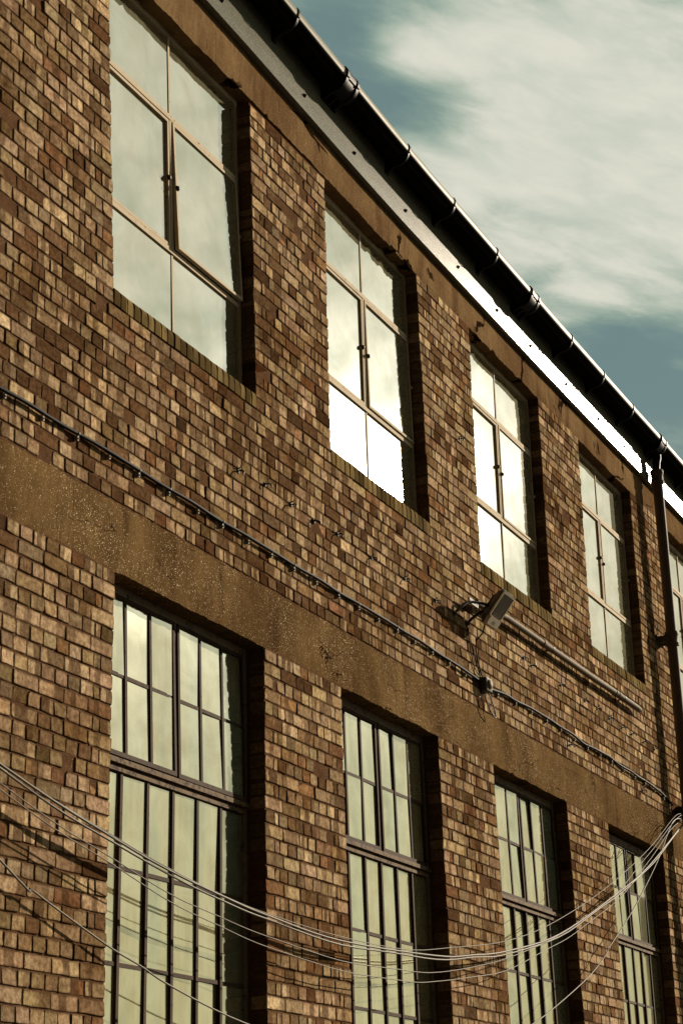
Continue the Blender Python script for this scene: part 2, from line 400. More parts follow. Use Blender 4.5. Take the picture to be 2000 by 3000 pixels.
    uvs = [[((P[i][0]-xa[0])/w, (P[i][1]-za)/h) for i in range(n)]]
    for i in range(n):
        k = (i+1) % n
        ui = [((P[q][0]-xa[0])/w, (P[q][1]-za)/h) for q in (i, k)]
        fcs.append((b0+i, b0+n+i, b0+n+k, b0+k)); uvs.append([ui[0], ui[0], ui[1], ui[1]])
        fcs.append((b0+n+i, b0+2*n+i, b0+2*n+k, b0+n+k)); uvs.append([ui[0], ui[0], ui[1], ui[1]])
    B['f'] += fcs; B['m'] += [0]*len(fcs)
    B['tone'] += [(*np.clip(tone, 0, .8), 1)]*len(fcs); B['kiln'] += [(*kiln, 1)]*len(fcs)
    for q in uvs: B['uv'] += q

JT = .0085
def course(za, zb, L, Rr, header, eL, eR, phase=0.0):
    """L, Rr: functions z -> x of the ends; eL / eR tell if an end is a window jamb"""
    xl, xr = L((za+zb)/2), Rr((za+zb)/2); w = xr - xl
    cuts = [0.0]
    if eL or eR:
        if header:
            n = max(3, round((w - .12)/.1163)); hw = w/(n + (.56 if eL else 0) + (.56 if eR else 0))
            seq = [1]*n
            if eL: seq.insert(1, .56)
            if eR: seq.insert(len(seq)-1, .56)
            for q in seq: cuts.append(cuts[-1] + q*hw)
        else:
            n = max(1, round(w/.2325)); hw = w/n
            for i in range(n): cuts.append(cuts[-1] + hw)
    else:
        pt = .1163 if header else .2325
        x = math.floor(xl/pt)*pt + (.058 if header else 0) + phase
        while x <= xl + .03: x += pt
        while x < xr - .03: cuts.append(x - xl); x += pt
        cuts.append(w)
    k = len(cuts)
    for i in range(1, k-1): cuts[i] += rng.normal(0, .0028)
    z0, z1 = za + JT/2, zb - JT/2
    for i in range(k-1):
        a, b = cuts[i], cuts[i+1]
        first, last = (i == 0 and eL), (i == k-2 and eR)
        ja, jb = (rng.normal(0, .0024) if first else JT*.42), (rng.normal(0, .0024) if last else JT*.42)
        def edge(t, add): return (L(z0)*(1-t) + Rr(z0)*t + add, L(z1)*(1-t) + Rr(z1)*t + add)
        xa, xb = edge(a/w, ja), edge(b/w, -jb)
        if not header and not (first or last) and rng.random() < .20 and b-a > .2:     # an odd pair of headers
            mid = edge((a+b)/2/w, 0)
            brick(xa, (mid[0]-.004, mid[1]-.004), z0+rng.normal(0, .0008), z1+rng.normal(0, .0008))
            brick((mid[0]+.004, mid[1]+.004), xb, z0+rng.normal(0, .0008), z1+rng.normal(0, .0008)); continue
        brick(xa, xb, z0+rng.normal(0, .0008), z1+rng.normal(0, .0008), depth=.104 if (first or last) else .022)

OPEN_HOLES += [(10.92, 6.84, .07), (10.82, 6.52, .13), (10.9, 6.36, .14), (10.75, 6.28, .1), (16.55, 6.15, .12), (16.45, 6.35, .09),
               (10.98, 2.66, .09), (11.0, 2.56, .08), (8.05, 5.9, .04), (13.6, 4.2, .05), (16.3, 3.95, .06)]
def zone(z0, z1, hgt, openings, top_of_open, bot_of_open, start):
    n = round((z1-z0)/hgt); h = (z1-z0)/n
    for k in range(n):
        za, zb = z0 + k*h, z0 + (k+1)*h
        header = (k + start) % 2 == 0
        ph = rng.normal(0, .004)
        if bot_of_open - .02 < (za+zb)/2 < top_of_open:
            Ls = [lambda z: X0] + [(lambda z, q=q: ex(q, 1, z)) for q in openings]
            Rs = [(lambda z, q=q: ex(q, 0, z)) for q in openings] + [lambda z: X1]
            for i in range(len(Ls)):
                course(za, zb, Ls[i], Rs[i], header, i > 0, i < len(openings), ph)
        else:
            course(za, zb, lambda z: X0, lambda z: X1, header, False, False, ph)
SILL_T = 0.118
zone(GROUND, LOW_Z, .0836, [], 0, 99, 0)
zone(LOW_Z, ZB0, .0836, LO, 99, -99, 0)
zone(ZB1, 4.975-SILL_T, .0852, [], 0, 99, 0)
zone(4.975-SILL_T, ZC, .0852, UP, 99, -99, 0)
# mortar backing: piers and full-width runs, set back from the brick faces
mo = MB(); YM, YR = D + .0056, D + .10
def run(z0, z1): mo.hexa([(X0, YM, z0), (X1, YM, z0), (X1, YM, z1), (X0, YM, z1), (X0, YR+.2, z0), (X1, YR+.2, z0), (X1, YR+.2, z1), (X0, YR+.2, z1)])
def pier(q0, q1, z0, z1):
    a = [(X0, X0) if q0 is None else (ex(q0, 1, z0)+.003, ex(q0, 1, z1)+.003)][0]
    b = [(X1, X1) if q1 is None else (ex(q1, 0, z0)-.003, ex(q1, 0, z1)-.003)][0]
    mo.hexa([(a[0], YM, z0), (b[0], YM, z0), (b[1], YM, z1), (a[1], YM, z1), (a[0], YR+.2, z0), (b[0], YR+.2, z0), (b[1], YR+.2, z1), (a[1], YR+.2, z1)])
run(GROUND, LOW_Z-.004)
for a, b in zip([None]+LO, LO+[None]): pier(a, b, LOW_Z, ZB0+.01)
run(ZB1-.01, 4.975-SILL_T-.002)
for a, b in zip([None]+UP, UP+[None]): pier(a, b, 4.975-SILL_T, ZC+.01)
nb = len(B['v']); B['v'] += mo.v
for fc in mo.f:
    B['f'].append(tuple(nb+i for i in fc)); B['m'].append(1); B['tone'].append((.1, .05, .03, 1)); B['kiln'].append((0, 0, 0, 1)); B['uv'] += [(0, 0)]*len(fc)
me = bpy.data.meshes.new('wall')
off = np.array([13.5, D, GROUND])
me.from_pydata((np.array(B['v']) - off).tolist(), [], B['f'])
me.materials.append(M['brick']); me.materials.append(M['mortar'])
me.polygons.foreach_set('material_index', B['m'])
for nm, key in (('brick_tone', 'tone'), ('kiln_mark', 'kiln')):
    at = me.attributes.new(nm, 'FLOAT_COLOR', 'FACE') if False else me.attributes.new(nm, 'FLOAT_VECTOR', 'FACE')
    at.data.foreach_set('vector', np.array(B[key])[:, :3].astype(np.float32).ravel())
uvl = me.uv_layers.new(name='UVMap'); uvl.data.foreach_set('uv', np.array(B['uv'], dtype=np.float32).ravel())
me.update()
wall = bpy.data.objects.new('wall', me); col.objects.link(wall); wall.parent = building

# concrete bands with ragged arrises
def bandmesh(xa, xb, zlo, zhi, yf, yb, rag_lo, rag_hi, step=.03):
    mb = MB(); n = int((xb-xa)/step); rows = 5
    xs = np.linspace(xa, xb, n+1)
    def wav(amp):
        a = np.convolve(rng.normal(0, 1, n+9), np.ones(5)/5, 'same')[4:n+5]*amp*1.6 + rng.normal(0, amp*.45, n+1)
        return a
    wl, wh = wav(rag_lo), wav(rag_hi)
    for _ in range(int((xb-xa)*.9)):                      # spalls along the lower arris
        k = rng.integers(2, n-3); wl[k:k+rng.integers(1, 4)] += rng.uniform(.5, 2.4)*rag_lo*2.2
    vs = []
    for i, x in enumerate(xs):
        a, b = zlo(x) + wl[i], zhi(x) + wh[i]
        for r_ in range(rows+1):
            t = r_/rows; edge = .004 if r_ in (0, rows) else 0
            vs.append((x, yf + edge + rng.normal(0, .0006), a + (b-a)*t))
        vs.append((x, yb, b)); vs.append((x, yb, a))
    q = rows+3
    fs = []
    for i in range(n):
        for r_ in range(q): fs.append((i*q+r_, (i+1)*q+r_, (i+1)*q+(r_+1) % q, i*q+(r_+1) % q))
    fs += [tuple(range(q-1, -1, -1)), tuple(n*q+j for j in range(q))]
    mb.add(vs, fs); return mb
b1 = link('concrete_lintel', bandmesh(X0, X1, lambda x: ZB0+.002, lambda x: ZB1, D+.002, D+.30, .0035, .003), M['concrete_low'], building)
b1['label'] = 'lower speckled concrete band over the ground storey windows'
def up_lo(x): return interp(x, [4, 8, 10.3, 11.5, 12.3, 13, 24], [7.155, 7.152, 7.146, 7.135, 7.112, 7.098, 7.088])
UB = [4, 9.4, 10.6, 11.7, 13, 14.8, 16, 18, 19.5, 24]; UBZ = [7.50, 7.485, 7.462, 7.415, 7.388, 7.376, 7.374, 7.380, 7.390, 7.40]
b2 = link('concrete_lintel', bandmesh(X0, X1, up_lo, lambda x: interp(x, UB, UBZ)+.02, D-.001, D+.30, .0055, .002), M['concrete_up'], building)
b2['label'] = 'upper rendered concrete band, cracked, under the eaves'
fill = MB(); fill.box(X0, X1, D+.012, D+.25, ZC-.01, 7.20)
# ------------------------------------------------------------------ windows
def wpt(q, s, t, d):
    """s,t in metres from the lower left of the opening (scaled to its real quad), d behind the face"""
    W_, H_ = 1.745, q[4]-q[5]
    a, b = s/W_, t/H_
    z = q[5] + H_*b
    xl, xr = q[1] + (q[0]-q[1])*b, q[3] + (q[2]-q[3])*b
    return (xl + (xr-xl)*a, D + d, z)
def wbar(mb, q, s0, s1, t0, t1, d0, d1, mi=0, tilt=None):
    c = [(s0, t0, d0), (s1, t0, d0), (s1, t1, d0), (s0, t1, d0), (s0, t0, d1), (s1, t0, d1), (s1, t1, d1), (s0, t1, d1)]
    mb.hexa([tiltp(q, wpt(q, *k), tilt) for k in c], mi)
def tiltp(q, p, tilt):
    if tilt is None: return p
    zt, ang, yref = tilt                                   # hinge height, angle, hinge y: swings the bottom out
    dz, dy = p[2]-zt, p[1]-yref
    ca, sa = math.cos(ang), math.sin(ang)
    return (p[0], yref + dy*ca + dz*sa, zt + dz*ca - dy*sa)
def pane(mb, q, s0, s1, t0, t1, d, tilt=None, jit=.0035):
    j = [rng.normal(0, jit)*.35 for _ in range(3)]
    vs = []
    for (s, t) in ((s0, t0), (s1, t0), (s1, t1), (s0, t1)):
        p = list(wpt(q, s, t, d)); p[1] += j[0]*(s-s0)/(s1-s0) + j[1]*(t-t0)/(t1-t0)
        vs.append(tiltp(q, tuple(p), tilt))
    bk = [(p[0], p[1]+.006, p[2]) for p in vs]
    mb.hexa(vs + bk)
def upper_window(q, idx):
    H = q[4]-q[5]; W_ = 1.745; df = .100
    fr = MB(); pn = MB(); cs = MB(); hd = MB(); knobs = []
    fb = .032
    tr1, tr2 = .622, 1.558                                  # transom centres above the sill
    wbar(fr, q, -.004, fb, -.02, H+.01, df, df+.045)
    wbar(fr, q, W_-fb, W_+.004, -.02, H+.01, df, df+.045)
    wbar(fr, q, fb, W_-fb, H-fb-.006, H+.01, df, df+.045)
    wbar(fr, q, fb, W_-fb, -.02, fb, df, df+.045)
    mid = W_/2 - .012
    for t in (tr1, tr2): wbar(fr, q, fb, W_-fb, t-.017, t+.017, df-.004, df+.030)
    wbar(fr, q, mid-.010, mid+.010, fb, tr1-.020, df+.004, df+.04)
    wbar(fr, q, mid-.010, mid+.010, tr2+.020, H-fb-.006, df+.004, df+.03)
    wbar(fr, q, mid-.015, mid+.015, tr1+.020, tr2-.020, df-.002, df+.042)
    dg = df+.011
    for (a, b) in ((fb, mid-.014), (mid+.014, W_-fb)):
        pane(pn, q, a-.004, b+.004, fb-.004, tr1-.016, dg); pane(pn, q, a-.004, b+.004, tr2+.016, H-fb, dg)
    ang = [(.0, .032), (.0, .010), (0, .004), (0, .0), (0, 0)][idx]
    for k, (a, b) in enumerate(((fb, mid-.015), (mid+.015, W_-fb))):
        t0, t1 = tr1+.020, tr2-.020
        tl = None
        if ang[k] > 0: tl = (wpt(q, 0, t1, 0)[2], ang[k], D+df)
        e = .003; cw = .023; d0, d1 = (df-.007, df+.020) if k == 1 else (df+.000, df+.030)
        wbar(cs, q, a+e, a+cw, t0+e, t1-e, d0, d1, tilt=tl); wbar(cs, q, b-cw, b-e, t0+e, t1-e, d0, d1, tilt=tl)
        wbar(cs, q, a+cw, b-cw, t1-cw, t1-e, d0, d1, tilt=tl); wbar(cs, q, a+cw, b-cw, t0+e, t0+cw, d0, d1, tilt=tl)
        pane(pn, q, a+cw-.003, b-cw+.003, t0+cw-.003, t1-cw+.003, d0+(.013 if k == 1 else .016), tilt=tl)
        # handle plate and lever
        hs = b-.020 if k == 0 else a+.018
        tm = (t0+t1)/2 + (.03 if k == 0 else -.02)
        c = tiltp(q, wpt(q, hs, tm, d0), tl)
        kn = MB(); kn.lathe((c[0], c[1]+.002, c[2]), (0, -1, 0), [(0, .019), (.006, .018), (.010, .014), (.016, .013), (.019, .005)], 12)
        knobs.append(kn)
    # peg stay on the right jamb
    c = wpt(q, W_-.03, (tr1+.5), df-.008)
    hd.lathe(c, (0, -1, 0), [(0, .014), (.012, .013), (.018, .006)], 10)
    w = link('window', fr, M['cream_paint'], building, loc=(wpt(q, W_/2, 0, df)))
    link('pane', pn, M['glass_up'], w); link('casement', cs, M['cream_paint'], w); link('stay', hd, M['cream_paint'], w, smooth=True)
    for kn in knobs: link('handle', kn, M['iron'], w, smooth=True)
    # brick-on-edge sill with rounded noses
    sl = MB(); nb_ = 23; x0, x1 = wpt(q, 0, 0, 0)[0]-.004, wpt(q, W_, 0, 0)[0]+.004
    pw = (x1-x0)/nb_; z1 = q[5]+.004; z0 = 4.975-SILL_T+.006
    prof = lambda r: [(r, z0), (r-.001, z0+.05), (r, z1-.040), (r+.006, z1-.018), (r+.020, z1-.004), (r+.036, z1), (.105, z1+.004), (.105, z0)]
    for i in range(nb_):
        a, b = x0 + i*pw + .006, x0 + (i+1)*pw - .006
        r = D + rng.normal(0, .0015) - .002; dz = rng.normal(0, .0012)
        pr_ = [(y if y > 1 else D+y, z+dz) for (y, z) in [(r + (p_[0]-r if p_[0] > 1 else 0), p_[1]) if p_[0] > 1 else p_ for p_ in prof(r)]]
        k = len(pr_)
        vs = [(a + (.004 if 1 < i_ < 6 else 0), y, z) for i_, (y, z) in enumerate(pr_)] + [(b - (.004 if 1 < i_ < 6 else 0), y, z) for i_, (y, z) in enumerate(pr_)]
        fs = [tuple(range(k)), tuple(range(2*k-1, k-1, -1))] + [(j, j+k, (j+1) % k + k, (j+1) % k) for j in range(k)]
        sl.add(vs, fs)
    sl.box(x0+.002, x1-.002, D+.020, D+.098, z0-.004, z1-.014, 1)
    s_o = link('sill', sl, [M['sill'], M['mortar']], w); normals_out(s_o)
    return w
m_, nt = mat('sill_brick'); g = G(nt); p = g.pos()
xq = g.n('ShaderNodeSeparateXYZ', Vector=p).outputs[0]
cell = g.n('ShaderNodeTexWhiteNoise', {'noise_dimensions': '1D'}, W=g.math('FLOOR', g.math('MULTIPLY', xq, 13.2)))
c = g.mix(cell.outputs[0], (0.065, 0.042, 0.018), (0.25, 0.18, 0.080))
c = g.mix(g.step(g.noise(p, 8, 4), .45, .7, 0, .6), c, (0.060, 0.046, 0.020))
c = g.mix(g.step(g.noise(p, 200, 2), .64, .72, 0, .7), c, (0.03, 0.02, 0.012))
g.pbr(c, 1.0, normal=g.bump(g.noise(p, 80, 4), .4, .005), spec=.0); M['sill'] = m_

def lower_window(q, idx):
    H = q[4]-q[5]; W_ = 1.745; df = .130
    fr = MB(); pn = MB(); cs = MB(); rl = MB()
    zt = lambda z: z - q[5]
    top = H - .052
    wbar(fr, q, -.004, .045, -.02, H+.01, df, df+.055)
    wbar(fr, q, W_-.045, W_+.004, -.02, H+.01, df-.006, df+.055, 1)
    wbar(fr, q, .045, W_-.045, top, H+.01, df, df+.055, 1)
    wbar(fr, q, .045, W_-.045, -.02, .05, df, df+.055)
    T0, T1 = zt(2.245), zt(2.300)
    wbar(rl, q, .0, W_-.01, T0, T0+.022, df-.014, df+.05)
    wbar(rl, q, .0, W_-.01, T0+.026, T1-.018, df-.004, df+.05)
    wbar(rl, q, .0, W_-.01, T1-.016, T1+.012, df-.030, df+.05)
    cols = [.045 + (W_-.09)*k/6 for k in range(7)]
    rows_lo = [.05, zt(.73), zt(1.235), zt(1.738), T0]
    mids = zt(2.775)
    # lower fixed light: thin vertical astragals standing proud of the horizontal bars
    for k in range(1, 6): wbar(fr, q, cols[k]-.0125, cols[k]+.0125, .05, T0, df-.004, df+.045)
    for z in rows_lo[1:-1]: wbar(fr, q, .045, W_-.045, z-.011, z+.011, df+.004, df+.04)
    dg = df+.011
    for k in range(6):
        for r_ in range(4):
            pane(pn, q, cols[k]+(.0 if k == 0 else .010), cols[k+1]-(.0 if k == 5 else .010), rows_lo[r_]+.006, rows_lo[r_+1]-.006, dg, jit=.008)
    # upper pair of casements, a finger open at the foot
    cm = cols[3]
    wbar(rl, q, cm-.014, cm+.014, T1+.012, top, df-.002, df+.05)
    for side, (a, b) in enumerate(((.045, cm-.014), (cm+.014, W_-.045))):
        ang = [(.030, .022), (.004, .010), (.006, .004), (.0, .006)][idx][side]
        tl = (q[5]+top, ang, D+df) if ang > 0 else None
        e, cw = .004, .026
        d0, d1 = df-.008, df+.036
        wbar(cs, q, a+e, a+cw, T1+.018, top-e, d0, d1, tilt=tl); wbar(cs, q, b-cw, b-e, T1+.018, top-e, d0, d1, tilt=tl)
        wbar(cs, q, a+cw, b-cw, top-cw, top-e, d0, d1, tilt=tl); wbar(cs, q, a+cw, b-cw, T1+.018, T1+.018+cw, d0, d1, tilt=tl)
        cc = [a+cw-.02 + (b-a-2*cw+.04)*k/3 for k in range(4)]
        for k in (1, 2): wbar(cs, q, cc[k]-.0115, cc[k]+.0115, T1+.018+cw, top-cw, d0+.003, d1, tilt=tl)
        wbar(cs, q, a+cw, b-cw, mids-.011, mids+.011, d0+.008, d1, tilt=tl)
        for k in range(3):
            for (t0, t1) in ((T1+.04, mids), (mids, top-.02)):
                pane(pn, q, cc[k]+(.006 if k == 0 else .010), cc[k+1]-(.006 if k == 2 else .010), t0+.006, t1-.006, d0+.012, tilt=tl, jit=.010)
    w = link('window', fr, [M['brown_paint'], M['skylit_paint']], building, loc=(wpt(q, W_/2, 0, df)))
    link('pane', pn, M['glass_low'], w); link('casement', cs, M['brown_paint'], w); link('transom', rl, M['tan_paint'], w)
    sl = MB(); sl.box(q[1]-.01, q[3]+.01, D-.02, D+.12, LOW_Z-.10, LOW_Z-.002)
    link('sill', sl, M['concrete_low'], w)
    return w
WU = ['with its lower right casement hanging open, the largest in view', 'holding the brightest sun glare', 'above the floodlight, streaked panes', 'beside the drainpipe shadow', 'cut off beyond the drainpipe']
for i, q in enumerate(UP):
    w = upper_window(q, i); w['label'] = 'cream steel window upstairs ' + WU[i]
WL = ['nearest, brown, crossed by the slung cables', 'second brown, ground storey', 'third brown, ground storey', 'farthest brown, behind the cable ends']
for i, q in enumerate(LO):
    w = lower_window(q, i); w['label'] = 'many paned steel window downstairs, ' + WL[i]
iw = MB(); iw.box(X0, X1, D+.55, D+.60, GROUND, 7.3);  # near-black sheet added to stand in for the shade inside the rooms
link('shade_backing', iw, M['dark'], building)

# ------------------------------------------------------------------ eaves: fascia, screws, roof
YF = D - .05
fx = np.linspace(X0-.1, X1+.1, 90)
fa = MB(); vs = []; fs = []
prof_f = [(YF, 7.385), (YF, 7.90), (YF+.016, 7.90), (YF+.016, 7.401), (D+.06, 7.401), (D+.06, 7.385)]
k = len(prof_f)
for x in fx:
    e = eave(x)
    vs += [(x, y, z+e) for (y, z) in prof_f]
for i in range(len(fx)-1):
    for j in range(k): fs.append((i*k+j, (i+1)*k+j, (i+1)*k+(j+1) % k, i*k+(j+1) % k))
fs += [tuple(range(k-1, -1, -1)), tuple((len(fx)-1)*k+j for j in range(k))]
fa.add(vs, fs)
fo = link('fascia_board', fa, M['fascia'], building); normals_out(fo)
SCREWS = [8.5, 9.66, 10.90, 11.75, 12.72, 13.84, 14.76, 15.63, 16.64, 17.65, 18.54, 20.43, 21.4]
sw = None
for x in SCREWS:
    if sw is None:
        mb = MB(); mb.lathe((0, 0, 0), (0, -1, 0), [(0, .016), (.004, .016), (.010, .011), (.016, .007), (.020, .001)], 12)
        sw = link('screw', mb, M['iron'], fo, smooth=True); so = sw
        sw.data.transform(Matrix.Translation(-Vector((0, 0, LIFT)) + worldloc(fo)))
    else:
        so = sw.copy(); col.objects.link(so); so.parent = fo
    so.location = Vector((x, YF, 7.508 + eave(x) + rng.normal(0, .004) + LIFT)) - worldloc(fo)
GR, GG = .098, .002
YC, ZG = YF - GG - GR, 7.800
ro = MB()
nR = 160; xs = np.linspace(X0-.1, X1+.1, nR*4)
vs = []; 
for x in xs:
    wv = .018*math.sin(x*2*math.pi/.145)
    for (y, z) in ((YC-.02, 7.93), (D+6, 9.6)): vs.append((x, y, z + wv + eave(x)))
    for (y, z) in ((D+6, 9.57), (YC-.02, 7.91)): vs.append((x, y, z + wv + eave(x)))
fs = [(i*4+j, (i+1)*4+j, (i+1)*4+(j+1) % 4, i*4+(j+1) % 4) for i in range(len(xs)-1) for j in range(4)]
ro.add(vs, fs); o = link('roof', ro, M['roof'], building); normals_out(o)

# ------------------------------------------------------------------ gutter
gut = thing('roof_gutter', 'long black half round gutter under the eaves, highlight painted along its pale rim', 'gutter', (13.5, D-.17, 7.7))
# outer skin: back lip, down the back, round the bottom and up the flat sloping front to the lip
fy = YC - GR
pr2 = [(YC + GR*math.cos(R(a)), ZG + GR*math.sin(R(a))) for a in np.linspace(0, -90, 14)]
for t in np.linspace(0, 1, 8)[1:]:
    b0_, b1_, b2_ = np.array([YC, ZG-GR]), np.array([YC-GR*.5, ZG-GR*.97]), np.array([fy+.022, ZG-.048])
    q_ = (1-t)**2*b0_ + 2*t*(1-t)*b1_ + t*t*b2_; pr2.append((q_[0], q_[1]))
pr2 += [(fy+.004, ZG-.034), (fy-.001, ZG-.028), (fy-.001, ZG-.019), (fy+.008, ZG-.014), (fy+.010, ZG+.004)]
pr2 += [(fy+.022, ZG+.004)]
pr2 += [(YC - (GR-.008)*math.cos(R(a)), ZG + (GR-.008)*math.sin(R(a))) for a in (-4, -40, -90, -140, -178)]
pr2 += [(YC+GR-.008, ZG+.07), (YC+GR, ZG+.07)]
gx = np.linspace(X0-.1, X1+.1, 110); k = len(pr2); vs = []
for x in gx:
    e = eave(x)*1.02; vs += [(x, y, z+e) for (y, z) in pr2]
fs = [(i*k+j, (i+1)*k+j, (i+1)*k+(j+1) % k, i*k+(j+1) % k) for i in range(len(gx)-1) for j in range(k)]
gm = MB(); gm.add(vs, fs); o = link('channel', gm, M['gutter'], gut); normals_out(o); smooth_by_angle(o, 50)
prr = [(fy+.010, ZG-.012), (fy-.004, ZG-.011), (fy-.008, ZG-.004), (fy-.0105, ZG+.010), (fy-.011, ZG+.026), (fy-.009, ZG+.042), (fy-.003, ZG+.053), (fy+.006, ZG+.059), (fy+.016, ZG+.060), (fy+.022, ZG+.054), (fy+.022, ZG-.010)]
k = len(prr); vs = []
for x in gx: vs += [(x, y, z+eave(x)*1.02) for (y, z) in prr]
gm = MB(); gm.add(vs, [(i*k+j, (i+1)*k+j, (i+1)*k+(j+1) % k, i*k+(j+1) % k) for i in range(len(gx)-1) for j in range(k)])
o = link('rim', gm, M['gutter_rim'], gut); normals_out(o); smooth_by_angle(o, 50)
def strap(name, x, w, thick, parent):
    mb = MB(); pts = [(YC + (GR+thick)*math.cos(R(a)), ZG + (GR+thick)*math.sin(R(a))) for a in np.linspace(0, -172, 24)]
    pts += [(fy-.008-thick, ZG-.012), (fy-.013-thick, ZG+.012), (fy-.013-thick, ZG+.038), (fy-.006, ZG+.058+thick), (fy+.014, ZG+.062+thick)]
    inn = [(YC + (GR-.002)*math.cos(R(a)), ZG + (GR-.002)*math.sin(R(a))) for a in np.linspace(0, -172, 24)]
    inn += [(fy+.000, ZG-.012), (fy-.008, ZG+.012), (fy-.008, ZG+.034), (fy+.002, ZG+.050), (fy+.014, ZG+.055)]
    n = len(pts); e = eave(x)*1.02
    vs = [(x-w/2, y, z+e) for y, z in pts] + [(x-w/2, y, z+e) for y, z in inn] + [(x+w/2, y, z+e) for y, z in pts] + [(x+w/2, y, z+e) for y, z in inn]
    fs = []
    for i in range(n-1):
        fs += [(i, i+1, 2*n+i+1, 2*n+i), (n+i, 3*n+i, 3*n+i+1, n+i+1), (i, n+i, n+i+1, i+1), (2*n+i, 2*n+i+1, 3*n+i+1, 3*n+i)]
    fs += [(0, 2*n, 3*n, n), (n-1, 2*n-1, 4*n-1, 3*n-1)]
    mb.add(vs, fs)
    # back plate that holds the strap to the fascia: its foot makes the notch in the shadow
    mb.box(x-w*.5-.014, x+w*.5+.014, YF-.012, YF+.002, ZG-.150+e, ZG-.02+e)
    mb.hexa([(x-.010, YC+GR*.2, ZG-GR-thick+e), (x+.010, YC+GR*.2, ZG-GR-thick+e), (x+.010, YC+GR*.2, ZG-GR+.01+e), (x-.010, YC+GR*.2, ZG-GR+.01+e),
             (x-.010, YF, ZG-.150+e), (x+.010, YF, ZG-.150+e), (x+.010, YF, ZG-.06+e), (x-.010, YF, ZG-.06+e)])
    o = link(name, mb, M['black'], parent); normals_out(o); smooth_by_angle(o, 45); return o

for x in (7.4, 8.4, 9.4, 10.41, 12.36, 13.31, 14.30, 16.30, 17.29, 18.28, 20.5, 21.5): strap('bracket', x, .022, .006, gut)
for x in (11.295, 15.25, 19.38):
    u_ = strap('union_clip', x, .20, .007, gut)
    for dx in (-.085, .085): strap('clip_rib', x+dx, .034, .014, u_)

# ------------------------------------------------------------------ drainpipe
PX, PY = 19.43, D-.135
dp = thing('drainpipe', 'tall painted iron drainpipe with flaking paint and collars on the right', 'drainpipe', (PX, PY, GROUND))
mb = MB()
mb.lathe((PX, PY, GROUND), (0, 0, 1), [(0, .056), (9.02, .056), (9.04, .056)], 28)
o = link('pipe', mb, M['pipe_paint'], dp); smooth_by_angle(o, 40)
for zc, nm in ((5.60, 'collar'), (7.44, 'socket'), (2.4, 'collar')):
    z0_ = zc - GROUND
    mb = MB()
    mb.lathe((PX, PY, zc), (0, 0, 1), [(-.075, .057), (-.07, .070), (-.045, .074), (-.03, .066), (.035, .066), (.045, .073), (.07, .075), (.085, .070), (.085, .055)], 28)
    if nm == 'collar':
        for sx_ in (-1, 1):
            mb.box(PX + sx_*.06 - .03, PX + sx_*.06 + .03, PY+.01, D+.01, zc-.035, zc+.035)
            mb.lathe((PX + sx_*.095, D-.001, zc), (0, -1, 0), [(0, .02), (.02, .018), (.03, .008)], 8)
        mb.box(PX-.13, PX+.13, D-.014, D+.006, zc-.04, zc+.04)
    o = link(nm, mb, M['pipe_paint'], dp); smooth_by_angle(o, 35)
mb = MB(); e = eave(PX)
mb.tube([(PX+.02, YC, ZG+e-.05), (PX+.02, YC, ZG+e-.15), (PX+.012, YC+.01, ZG+e-.20), (PX, PY, ZG+e-.27), (PX, PY, 7.42)], [.045, .045, .043, .042, .042], 20)
o = link('outlet', mb, M['black'], dp); smooth_by_angle(o, 40)
# knuckle where the slung cables are tied off
mb = MB(); mb.box(PX-.085, PX+.085, PY-.085, PY-.03, 3.62, 3.70); mb.tube([(PX-.09, PY-.02, 3.66), (PX-.13, PY-.04, 3.66), (PX-.15, PY-.03, 3.60)], .012, 8)
mb.lathe((PX, PY, 3.66), (0, 0, 1), [(-.045, .058), (-.04, .066), (.04, .066), (.045, .058)], 24); mb.box(PX+.05, PX+.2, PY-.06, D, 3.72, 3.83)
o = link('cable_strap', mb, M['iron'], dp)

# ------------------------------------------------------------------ floodlight on a two armed bracket
fl = thing('floodlight', 'wedge shaped outdoor floodlight with ribbed lens on a black two armed bracket under a window', 'floodlight', (13.58, D, 4.35))
LX0, LX1 = 13.760, 14.010
pD, pA = np.array([D-.115, 4.337]), np.array([D-.313, 4.579])       # lower inner and upper outer edges of the face, in (y, z)
ax = (pA-pD)/np.linalg.norm(pA-pD); L_ = np.linalg.norm(pA-pD)
nn = np.array([-ax[1], ax[0]]);  nn = nn if nn[1] < 0 else -nn        # face normal, out and down
def lp(x, a, h): q = pD + ax*a + nn*h; return (x, q[0], q[1])
def rrect(x0, x1, a0, a1, r, n=5):
    pts = []
    for (cx, ca, st) in ((x0+r, a0+r, 180), (x1-r, a0+r, 270), (x1-r, a1-r, 0), (x0+r, a1-r, 90)):
        for i in range(n+1):
            t = R(st + 90*i/n); pts.append((cx + r*math.cos(t), ca + r*math.sin(t)))
    return pts
def loftring(mb, rings, mi=0, cap0=True, cap1=True):
    n = len(rings[0]); vs = [q for rg in rings for q in rg]
    fs = [(i*n+j, i*n+(j+1) % n, (i+1)*n+(j+1) % n, (i+1)*n+j) for i in range(len(rings)-1) for j in range(n)]
    if cap0: fs.append(tuple(range(n-1, -1, -1)))
    if cap1: fs.append(tuple((len(rings)-1)*n+j for j in range(n)))
    mb.add(vs, fs, mi)
mb = MB(); rr_ = lambda i, r=.028: rrect(LX0+i, LX1-i, i, L_-i, r)
loftring(mb, [[lp(x, a, h) for x, a in rr_(i)] for i, h in ((.05, -.052), (.022, -.046), (.008, -.026), (0, -.006), (.002, .002), (.012, .004))])
